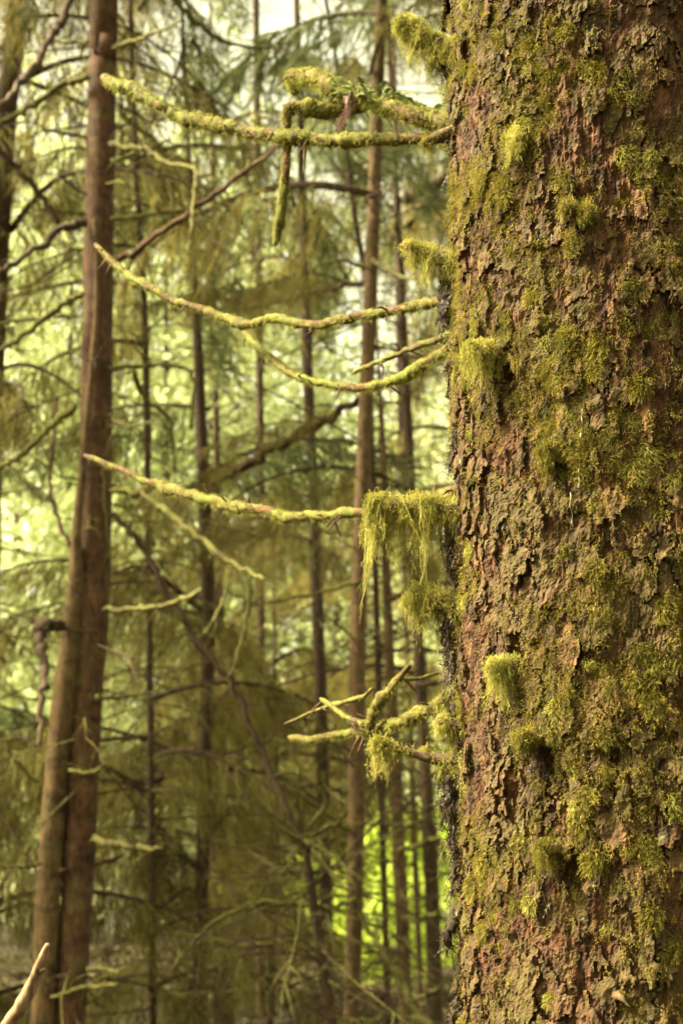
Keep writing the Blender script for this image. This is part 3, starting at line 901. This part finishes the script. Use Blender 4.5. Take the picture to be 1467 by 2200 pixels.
def conifer(label, stems, Y, mat='bark_thin', zones=(), top=3.0, group=None, name='spruce_tree', cat='tree'):
    """stems: pixel outline (x, y, width) from low to high; zones: (py_low, py_high, count, length, kind, az_lo, az_hi)"""
    p = [at(x, y, Y) for x, y, w in stems]; rd = [w * .5 * mpp(y, Y) for x, y, w in stems]
    d = unit(p[0] - p[1]); k = (p[0][2] - ground_z(p[0][0], Y) + .15)
    foot = p[0] + d * k / max(-d[2], .3)
    dt = unit(p[-1] - p[-2])
    path = [foot] + p; rads = [rd[0] * 1.2] + rd
    if top:
        path.append(p[-1] + dt * top); rads.append(rd[-1] * .35)
    root = (foot[0], foot[1], ground_z(foot[0], foot[1]))
    e = thing(name, root, label, cat, group)
    n = 46
    pa = smooth_path(np.column_stack([np.array(path), rads]), n)
    g = Geo(); tube(g, pa[:, :3], pa[:, 3], 14, .10, int(Y * 100) % 97, 0, 5)
    tr = put('trunk', g.mesh('trunk', M[mat]), e, None, root)
    r = np.random.default_rng(int(stems[0][0] * 7 + Y * 31) % 9973)
    zlo = max(at(700, 2250, Y)[2], root[2] + .4); zhi = at(700, -60, Y)[2]
    g = Geo()
    for j in range(80):
        zt = r.uniform(zlo, min(zhi, pa[-1, 2]))
        c0 = np.array([np.interp(zt, pa[:, 2], pa[:, 0]), np.interp(zt, pa[:, 2], pa[:, 1]), zt])
        az = r.uniform(0, 6.283); L = r.uniform(.2, 1.1); d = np.array([math.cos(az), math.sin(az), r.normal(-.05, .3)])
        c1 = c0 + d * L * .5 + r.normal(0, .02, 3); c2 = c0 + d * L + r.normal(0, .06, 3)
        mt_ = int(r.random() < .55)
        tube(g, [c0, c1, c2], np.array([.007, .005, .0018]) * r.uniform(.6, 1.2), 5, 0, j, mt_)
        for k2 in range(5):
            f = r.uniform(.25, .98); cc = c0 + (c1 - c0) * f * 2 if f < .5 else c1 + (c2 - c1) * (f - .5) * 2
            dd = unit(d + r.normal(0, .8, 3) + np.array([0, 0, -.35])) * r.uniform(.06, .28)
            tube(g, [cc, cc + dd * .55 + r.normal(0, .012, 3), cc + dd], np.array([.0032, .0025, .001]), 4, 0, 0, mt_)
    o = put('twigs', g.mesh('twigs', [M['twig_olive'], M['bark_dark']]), e, None, root); o['kind'] = 'stuff'
    e['_n'] = 0
    for (y0, y1, cnt, ln, kind, a0, a1) in zones:
        for j in range(cnt):
            py = y0 + (y1 - y0) * (j + random.random()) / cnt
            if random.random() > DENS[kind]: continue
            if stems[0][0] > 470 and 600 < py < 1000 and random.random() < .75: continue
            zt = at(700, py, Y)[2]
            pos = [float(np.interp(zt, pa[:, 2], pa[:, c])) for c in range(2)] + [zt]
            place_bough(e, root, pos, math.radians(random.uniform(a0, a1)), random.uniform(-.25, .35), ln * random.uniform(.7, 1.2), kind)
    del e['_n']
    return e, root, tr


def twig(parent, root, pp, w, Ys, mat='twig_olive', seed=0, name='branch'):
    n = max(14, 6 * len(pp))
    q_ = smooth_path([(x, y, a, b) for (x, y), a, b in zip(pp, np.interp(np.linspace(0, 1, len(pp)), np.linspace(0, 1, len(Ys)), Ys), np.interp(np.linspace(0, 1, len(pp)), np.linspace(0, 1, len(w)), w))], n)
    p = np.array([at(a[0], a[1], a[2]) for a in q_]); rd = np.array([a[3] * .5 * mpp(a[1], a[2]) for a in q_])
    rs = np.random.default_rng(seed + 31)
    kk = rs.normal(0, 1, (n, 3)); kk[0] = 0; p = p + kk * rd[:, None] * .45
    g = Geo(); tube(g, p, rd * 1.05, 7, .5, seed, 0, 9)
    for j in range(int(2 + n * .25)):
        i = rs.integers(2, n - 1); L_ = rs.uniform(.04, .22); d_ = unit(rs.normal(0, 1, 3) + np.array([0, 0, -.25]))
        tube(g, [p[i], p[i] + d_ * L_ * .6 + rs.normal(0, .01, 3), p[i] + d_ * L_], np.array([.004, .003, .001]), 4)
    return put(name, g.mesh(name, M[mat]), parent, None, root)


# ---- the forked tree at the left
YL = 8.6
left, lroot, ltr = conifer('reddish brown spruce with forked double trunk and bare mossy branches',
                           [(150, 2200, 66), (167, 1900, 66), (189, 1500, 66), (203, 1280, 70), (208, 900, 68), (213, 500, 63), (222, 100, 60), (224, 0, 60)], YL, 'bark_thin', (), 5.0)
g = Geo()
st2 = [(70, 2420, 56), (92, 2200, 50), (105, 1900, 52), (128, 1600, 50), (150, 1400, 48), (165, 1250, 38), (165, 1150, 22), (178, 1000, 16), (195, 820, 14), (207, 680, 12), (208, 560, 9), (202, 470, 5)]
q_ = smooth_path(st2, 70)
yy = np.interp(np.linspace(0, 1, 70), [0, .4, .55, 1], [YL - .05, YL - .05, YL - .12, YL - .16])
p = np.array([at(a[0], a[1], b) for a, b in zip(q_, yy)])
foot = p[0].copy(); foot[2] = ground_z(foot[0], foot[1]) - .1; foot[0] -= .05
p = np.vstack([foot, p]); rd = np.concatenate([[.085], [a[2] * .5 * mpp(a[1], YL) for a in q_]])
tube(g, p, rd, 12, .15, 12, 0, 6)
o = put('second_stem', g.mesh('second_stem', M['bark_pale']), left, None, lroot)
o['label'] = 'thinner paler stem leaning on the main trunk'
TW = [([(190, 165), (120, 190), (50, 240), (-30, 285)], [16, 12], 'twig_olive'), ([(185, 480), (130, 492), (60, 545), (-20, 600)], [16, 13], 'bark_dark'),
      ([(180, 630), (120, 665), (50, 720), (-20, 760)], [14, 10], 'twig_olive'), ([(165, 680), (90, 683), (-10, 695)], [9, 7], 'twig_olive'),
      ([(165, 875), (110, 920), (50, 975), (-20, 1020)], [16, 12], 'twig_olive'), ([(165, -20), (120, 60), (80, 130), (30, 205), (-30, 260)], [18, 14], 'bark_dark'),
      ([(-20, 300), (50, 375), (130, 475)], [13, 14], 'bark_dark'), ([(85, 92), (130, 90), (190, 92)], [7, 8], 'twig_olive'),
      ([(90, 280), (140, 286), (190, 298)], [4, 7], 'bark_dark'), ([(125, 375), (150, 395), (185, 420)], [4, 7], 'bark_dark'),
      ([(245, 102), (300, 85), (350, 65), (395, 38)], [10, 5], 'twig_olive'), ([(240, 310), (310, 320), (360, 348), (420, 366), (416, 430), (413, 500)], [12, 9, 5], 'twig_olive'),
      ([(240, 345), (300, 325), (370, 298)], [8, 5], 'twig_olive'), ([(240, 470), (330, 462), (420, 438), (470, 385)], [9, 5], 'twig_olive'),
      ([(250, 565), (330, 512), (430, 440), (520, 375), (605, 312)], [14, 9], 'bark_thin'), ([(235, 790), (300, 787), (355, 785), (413, 807), (410, 920)], [9, 8, 6], 'twig_olive'),
      ([(285, 795), (315, 860), (365, 905), (375, 1010)], [10, 6], 'twig_olive'), ([(240, 1055), (300, 1062), (360, 1100), (450, 1175), (530, 1225), (570, 1245)], [15, 16, 12, 6], 'twig_olive'),
      ([(540, 1232), (530, 1330), (505, 1430), (485, 1460)], [12, 10, 5], 'twig_olive'), ([(497, 1215), (475, 1300), (440, 1360)], [8, 5], 'twig_olive'),
      ([(240, 1105), (290, 1150), (360, 1275), (430, 1385), (500, 1475), (560, 1610), (620, 1740), (655, 1800)], [11, 14, 14, 12, 10], 'bark_dark'),
      ([(225, 1310), (300, 1308), (370, 1295), (432, 1272)], [11, 10], 'twig_olive'), ([(200, 1808), (270, 1816), (345, 1826)], [18, 12], 'twig_olive'),
      ([(130, 1872), (200, 1860), (265, 1840)], [9, 7], 'bark_thin'), ([(210, 1498), (270, 1497), (330, 1488)], [11, 5], 'twig_olive'),
      ([(190, 2085), (225, 2080), (255, 2092)], [10, 9], 'twig_olive'), ([(110, 2142), (180, 2122), (250, 2118)], [8, 9], 'twig_olive'),
      ([(140, 1345), (95, 1342), (85, 1375), (98, 1440), (92, 1500), (85, 1600)], [20, 22, 16, 10], 'bark_dark'), ([(150, 1170), (125, 1110), (108, 1030), (118, 920), (122, 850)], [9, 7], 'bark_thin'),
      ([(240, 900), (280, 915), (330, 905)], [6, 4], 'twig_olive'), ([(220, 1000), (232, 1150), (245, 1240)], [7, 4], 'twig_olive'), ([(150, 1655), (200, 1658), (215, 1650)], [8, 6], 'twig_olive'),
      ([(370, -10), (430, 55), (500, 95), (612, 106)], [12, 9, 6], 'twig_olive'), ([(395, 40), (385, 140), (330, 260)], [8, 4], 'bark_dark'),
      ([(80, 1680), (40, 1640), (15, 1605)], [9, 5], 'twig_olive'), ([(90, 1855), (50, 1862), (20, 1858)], [8, 5], 'twig_olive'), ([(110, 1950), (170, 1945), (190, 1940)], [6, 5], 'bark_thin')]
for i, (pp, w, mt) in enumerate(TW):
    twig(left, lroot, pp, w, [YL - .12, YL - .1 - random.uniform(-.6, .9)], mt, 60 + i)
for i in range(10):                      # its living crown above the picture: unseen boughs added for shade
    pos = at(224, -200, YL); place_bough(left, lroot, (pos[0] + .05 * i, YL, pos[2] + .32 * i), random.uniform(0, 6.28), .1, random.uniform(1.4, 2.2), 'green')

# ---- bare pale stick standing in front at the lower left
sp = [at(-95, 2440, 3.4), at(10, 2215, 3.3), at(45, 2160, 3.25), at(75, 2105, 3.25), at(92, 2060, 3.22), at(103, 2030, 3.2)]
b0 = sp[0].copy(); b0[2] = ground_z(b0[0], 3.4) - .05; b0[0] -= .35
stk = thing('broken_stick', (b0[0], b0[1], b0[2] + .05), 'bare tan broken stick poking up in the lower corner', 'stick')
g = Geo(); pa = smooth_path([b0] + sp, 40); tube(g, pa, np.interp(np.linspace(0, 1, 40), [0, .3, .8, 1], [.018, .015, .011, .005]), 9, .35, 5, 0, 30)
kn = at(88, 2085, 3.23); tube(g, [kn, kn + np.array([.012, -.01, .004])], [.006, .002], 6)
put('stick_shaft', g.mesh('stick_shaft', M['stick']), stk, None, (b0[0], b0[1], b0[2] + .05))

# ---- slender trees between
ALL = (0, 360)
t1, r1, _ = conifer('tallest slender tan trunk rising through the whole picture near the middle', [(755, 2200, 36), (765, 1800, 37), (768, 1400, 36), (780, 1000, 32), (795, 650, 30), (808, 300, 28), (820, 0, 24)], 9.6, 'bark_pale',
                    [(700, 0, 9, 1.5, 'dead', *ALL), (100, -900, 16, 1.7, 'green', *ALL)], 6)
for pp, w in [([(770, 1250), (650, 1282), (545, 1300), (525, 1290)], [8, 5]), ([(760, 1790), (690, 1740), (610, 1690), (570, 1640)], [12, 7]), ([(800, 560), (850, 590), (890, 600)], [10, 6]),
              ([(765, 1930), (700, 1950), (560, 1940), (450, 1990), (365, 2090)], [12, 10, 6]), ([(800, 580), (730, 560), (660, 580)], [8, 5]), ([(770, 1960), (830, 2060), (880, 2150), (930, 2220)], [10, 17, 16])]:
    twig(t1, r1, pp, w, [9.55, 9.2], 'twig_olive', len(pp))
t2, r2, _ = conifer('straight tan trunk beside the bright green gap, with short pale branch stubs', [(872, 2200, 30), (860, 1900, 30), (848, 1650, 26), (832, 1300, 20), (824, 1000, 14), (815, 820, 8)], 10.4, 'bark_pale', [(1300, 800, 5, 1.1, 'dead', *ALL)], .8)
for pp, w in [([(858, 1830), (900, 1815), (942, 1802)], [13, 10]), ([(866, 1975), (900, 1975), (935, 1965)], [12, 9]), ([(872, 2140), (910, 2140), (935, 2128)], [12, 9]), ([(850, 1760), (835, 1690), (850, 1640)], [8, 5])]:
    twig(t2, r2, pp, w, [10.3, 10.1], 'twig_olive', len(pp) + 4)
conifer('dark trunk standing close against the edge of the big mossy trunk', [(936, 2200, 34), (925, 1850, 32), (910, 1600, 28), (890, 1200, 24), (870, 800, 20)], 13.0, 'bark_dark', [(1500, 600, 7, 1.7, 'dead', 0, 360), (600, 100, 8, 1.6, 'green', *ALL)], 5)
t4, r4, _ = conifer('leaning dark sapling topped by a star of twigs', [(712, 2200, 26), (690, 2050, 24), (668, 1900, 20), (652, 1790, 14)], 9.0, 'bark_dark', (), 0)
for pp, w in [([(652, 1800), (640, 1720), (645, 1640)], [10, 5]), ([(652, 1800), (720, 1770), (745, 1740)], [12, 6]), ([(652, 1795), (700, 1720), (640, 1665), (590, 1665)], [11, 8, 6]), ([(652, 1805), (600, 1780), (540, 1700), (515, 1650)], [12, 8]),
              ([(652, 1800), (700, 1860), (740, 1910)], [10, 8]), ([(655, 1800), (625, 1850), (600, 1880)], [7, 4]), ([(650, 1795), (600, 1690), (560, 1620), (530, 1560)], [11, 9])]:
    twig(t4, r4, pp, w, [9.0, 8.7], 'twig_olive', len(pp) + 9)
conifer('thin dark trunk behind the curving mossy limbs, near the picture middle', [(705, 2200, 28), (695, 1700, 28), (682, 1300, 26), (670, 1000, 24), (658, 700, 22), (652, 500, 18)], 12.2, 'bark_dark',
        [(1200, 500, 12, 1.6, 'dead', *ALL), (500, -300, 12, 1.7, 'green', *ALL)], 6)
conifer('dark brown trunk inside the olive curtain of hanging twigs', [(425, 2200, 30), (440, 1700, 28), (447, 1300, 30), (436, 1000, 28), (428, 800, 22), (420, 600, 15), (405, 300, 9)], 11.4, 'bark_dark',
        [(1900, 1200, 14, 1.5, 'dead', *ALL), (1200, 300, 13, 1.6, 'green', *ALL), (300, -300, 8, 1.6, 'green', *ALL)], 6)
conifer('short visible dark trunk low behind the olive twigs', [(482, 2200, 50), (475, 1950, 46), (470, 1600, 38), (466, 1000, 16), (462, 700, 11)], 13.6, 'bark_dark',
        [(2150, 1300, 24, 1.7, 'dead', *ALL), (1300, 200, 12, 1.7, 'dead', *ALL)], 5)
conifer('thin dark pole low down between two thicker trunks', [(580, 2200, 20), (588, 1900, 18), (592, 1700, 14), (590, 1500, 10)], 14.5, 'bark_dark', [(1900, 1500, 7, 1.4, 'dead', *ALL)], 1.5)
t9, r9, _ = conifer('very thin dark stem leaning beside the tallest slender trunk', [(800, 1000, 12), (790, 640, 12), (765, 480, 11), (745, 330, 9), (725, 150, 8), (700, 0, 8)], 10.8, 'bark_dark', (), 2)
conifer('dark spruce close behind the forked trunk, hung with drooping twigs', [(330, 2200, 15), (320, 1300, 14), (312, 700, 15), (290, 300, 14), (280, 0, 12)], 11.0, 'bark_dark',
        [(900, -300, 20, 1.5, 'dead', *ALL), (2150, 1150, 22, 1.5, 'dead', *ALL)], 5)
conifer('spruce with heavy drooping dark boughs at the left border', [(-40, 2200, 56), (-20, 1000, 50), (10, 300, 46), (40, 0, 42)], 10.6, 'bark_dark',
        [(950, -200, 24, 1.7, 'dead', *ALL), (250, -600, 16, 1.6, 'dead', *ALL), (2300, 1600, 22, 1.6, 'dead', *ALL)], 5)
conifer('spruce with grey green hanging boughs in the upper middle', [(560, 2200, 22), (560, 1200, 18), (555, 500, 16), (550, 0, 14)], 16.0, 'bark_dark',
        [(1000, 0, 20, 2.0, 'green', *ALL), (0, -500, 8, 1.8, 'green', *ALL), (1900, 1100, 10, 2.0, 'dead', *ALL)], 5)
HID = conifer('spruce with olive boughs half hidden by the big mossy trunk', [(1010, 2200, 50), (1005, 1200, 44), (1000, 500, 38), (995, 0, 30)], 15.0, 'bark_dark',
        [(1600, 1300, 6, 2.0, 'dead', 90, 270), (1300, 300, 16, 2.0, 'dead', 90, 270), (300, -200, 6, 1.6, 'green', *ALL)], 5)
hid, hr, _ = HID
for pp, w, y_ in [([(1010, 350), (950, 390), (890, 418), (830, 445)], [22, 30, 30, 10], 14.6)]:
    twig(hid, hr, pp, w, [y_ + .3, y_], 'bark_dark', 3)
for pp, w in [([(785, 850), (700, 905), (600, 955), (520, 1005), (455, 1045)], [12, 20, 22, 18, 6]), ([(800, 605), (700, 622), (600, 648), (525, 668)], [10, 14, 14, 6]), ([(690, 1110), (600, 1135), (480, 1172)], [9, 11, 6])]:
    twig(t1, r1, pp, w, [9.7, 10.6], 'bark_dark', 8)
    for f in np.linspace(.15, .95, 6):
        a = smooth_path(pp, 40)[int(f * 39)]
        place_bough(t1, r1, at(a[0], a[1], 9.7 + .9 * f), random.uniform(2.3, 3.9), .1, random.uniform(.45, .75), 'dead')
conifer('distant thin trunk between the leaning stem and the big tree', [(905, 2200, 14), (868, 1200, 13), (856, 700, 12), (848, 200, 10)], 17.0, 'bark_dark', [(1550, 200, 18, 2.0, 'dead', *ALL)], 4)

# ---- unseen spruces added outside the left border; their crowns shade the lower wood
for i, (x, y, h) in enumerate([(-3.9, 8.8, 8.0), (-4.6, 11.5, 9.0), (-6.0, 10.0, 11.0), (-5.6, 14.0, 10.0), (-4.4, 16.5, 9.5), (-7.0, 12.5, 12.0)]):
    z = ground_z(x, y)
    e = thing('spruce_tree', (x, y, z), 'unseen green spruce added past the left border to shade the wood', 'tree', 'unseen spruces added for shade')
    g = Geo(); tube(g, smooth_path([(x, y, z - .2), (x + .05, y, z + h * .5), (x, y, z + h)], 16), np.linspace(.15, .02, 16), 10, .12, i, 0, 4)
    put('trunk', g.mesh('trunk', M['bark_dark']), e, None, (x, y, z))
    for j in range(34):
        f = (j + random.random()) / 34
        place_bough(e, (x, y, z), (x, y, z + h * (.22 + .75 * f)), random.uniform(0, 6.28), random.uniform(-.2, .3), 1.9 * (1 - .65 * f) * random.uniform(.8, 1.15), 'green')

# ================================================================== the sunlit wood beyond
def crown_mesh(seed, leaves, mat, lean=1.0, size=.16):
    r = np.random.default_rng(seed)
    ncl = 60
    C = rand_dirs(ncl, r) * (r.uniform(.35, 1, ncl) ** .5)[:, None]
    k = r.integers(0, ncl, leaves)
    P = (C[k] + r.normal(0, .13, (leaves, 3))) * np.array([1, 1, lean])
    d = rand_dirs(leaves, r); s = unit(np.cross(d, rand_dirs(leaves, r)))
    L = size * r.uniform(.6, 1.4, leaves)
    pts = P[:, None, :] + d[:, None, :] * (L[:, None] * np.linspace(0, 1, 3))[:, :, None]
    g = Geo(); strips(g, pts, L[:, None] * np.array([.25, .65, .1])[None, :], s)
    return g.mesh('crown', mat, False)


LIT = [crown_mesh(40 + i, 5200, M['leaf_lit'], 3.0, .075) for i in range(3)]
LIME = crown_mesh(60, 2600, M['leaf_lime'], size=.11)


def broadleaf(px, Y, h, w, label, group):
    b = at(px, 1800, Y); x = b[0]; z = ground_z(x, Y)
    e = thing('broadleaf_tree', (x, Y, z), label, 'tree', group)
    g = Geo(); tube(g, smooth_path([(x, Y, z - .2), (x + .1, Y, z + h * .5), (x - .1, Y, z + h * .9)], 14), np.linspace(.16, .03, 14), 8, .2, int(px), 0, 2)
    put('trunk', g.mesh('trunk', M['bark_dark']), e, None, (x, Y, z))
    m = Matrix.Translation((x, Y, z + h * .52)) @ Matrix.Rotation(random.uniform(0, 6), 4, 'Z') @ Matrix.Diagonal((w, w, h * .5 / 3, 1))
    put('crown', random.choice(LIT), e, m, (x, Y, z))


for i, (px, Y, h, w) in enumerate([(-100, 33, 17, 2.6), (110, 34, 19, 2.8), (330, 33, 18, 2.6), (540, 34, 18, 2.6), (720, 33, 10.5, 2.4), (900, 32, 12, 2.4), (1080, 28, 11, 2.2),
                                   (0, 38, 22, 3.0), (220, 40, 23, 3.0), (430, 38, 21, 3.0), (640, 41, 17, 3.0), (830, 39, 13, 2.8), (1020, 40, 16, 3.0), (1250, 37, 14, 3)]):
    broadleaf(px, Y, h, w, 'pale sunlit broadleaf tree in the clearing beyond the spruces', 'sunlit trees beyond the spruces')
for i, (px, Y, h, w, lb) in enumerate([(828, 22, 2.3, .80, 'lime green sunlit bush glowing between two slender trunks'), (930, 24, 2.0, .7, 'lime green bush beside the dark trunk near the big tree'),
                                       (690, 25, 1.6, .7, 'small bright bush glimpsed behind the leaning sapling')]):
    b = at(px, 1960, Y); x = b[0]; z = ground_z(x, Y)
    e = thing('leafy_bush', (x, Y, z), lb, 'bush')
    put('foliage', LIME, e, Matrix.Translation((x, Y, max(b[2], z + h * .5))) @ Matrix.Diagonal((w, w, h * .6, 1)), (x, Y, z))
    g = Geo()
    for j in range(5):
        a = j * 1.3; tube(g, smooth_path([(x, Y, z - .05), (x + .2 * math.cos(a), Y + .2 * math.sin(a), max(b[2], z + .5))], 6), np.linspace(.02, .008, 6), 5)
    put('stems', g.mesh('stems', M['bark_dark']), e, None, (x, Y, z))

# low undergrowth of dead bracken and twigs on the forest floor
r = np.random.default_rng(77)
n = 26000
yy = r.uniform(7.5, 26, n); xx = r.uniform(-.34, .34, n) * yy
keep = fbm(xx * 1.1, yy * 1.1, 61, 3) > .42
xx, yy = xx[keep], yy[keep]; n = len(xx)
zz = 0.5 * (fbm(xx * 0.35, yy * 0.35, 5) - 0.5) - 0.012 * np.clip(yy - 4, 0, 60) - .02
hh = .08 + .5 * fbm(xx * .7, yy * .7, 64, 3) ** 1.5
D = unit(np.stack([r.normal(0, .7, n), r.normal(0, .7, n), np.ones(n)], -1))
g = Geo()
fronds(g, np.stack([xx, yy, zz], -1), D, hh * r.uniform(.6, 1.5, n), r.uniform(.3, 1.0, n), r, 3, .3)
o = put('undergrowth', g.mesh('undergrowth', M['undergrowth'], False)); tag(o, 'tangled brown undergrowth of dead bracken covering the forest floor', 'undergrowth', None, 'stuff')
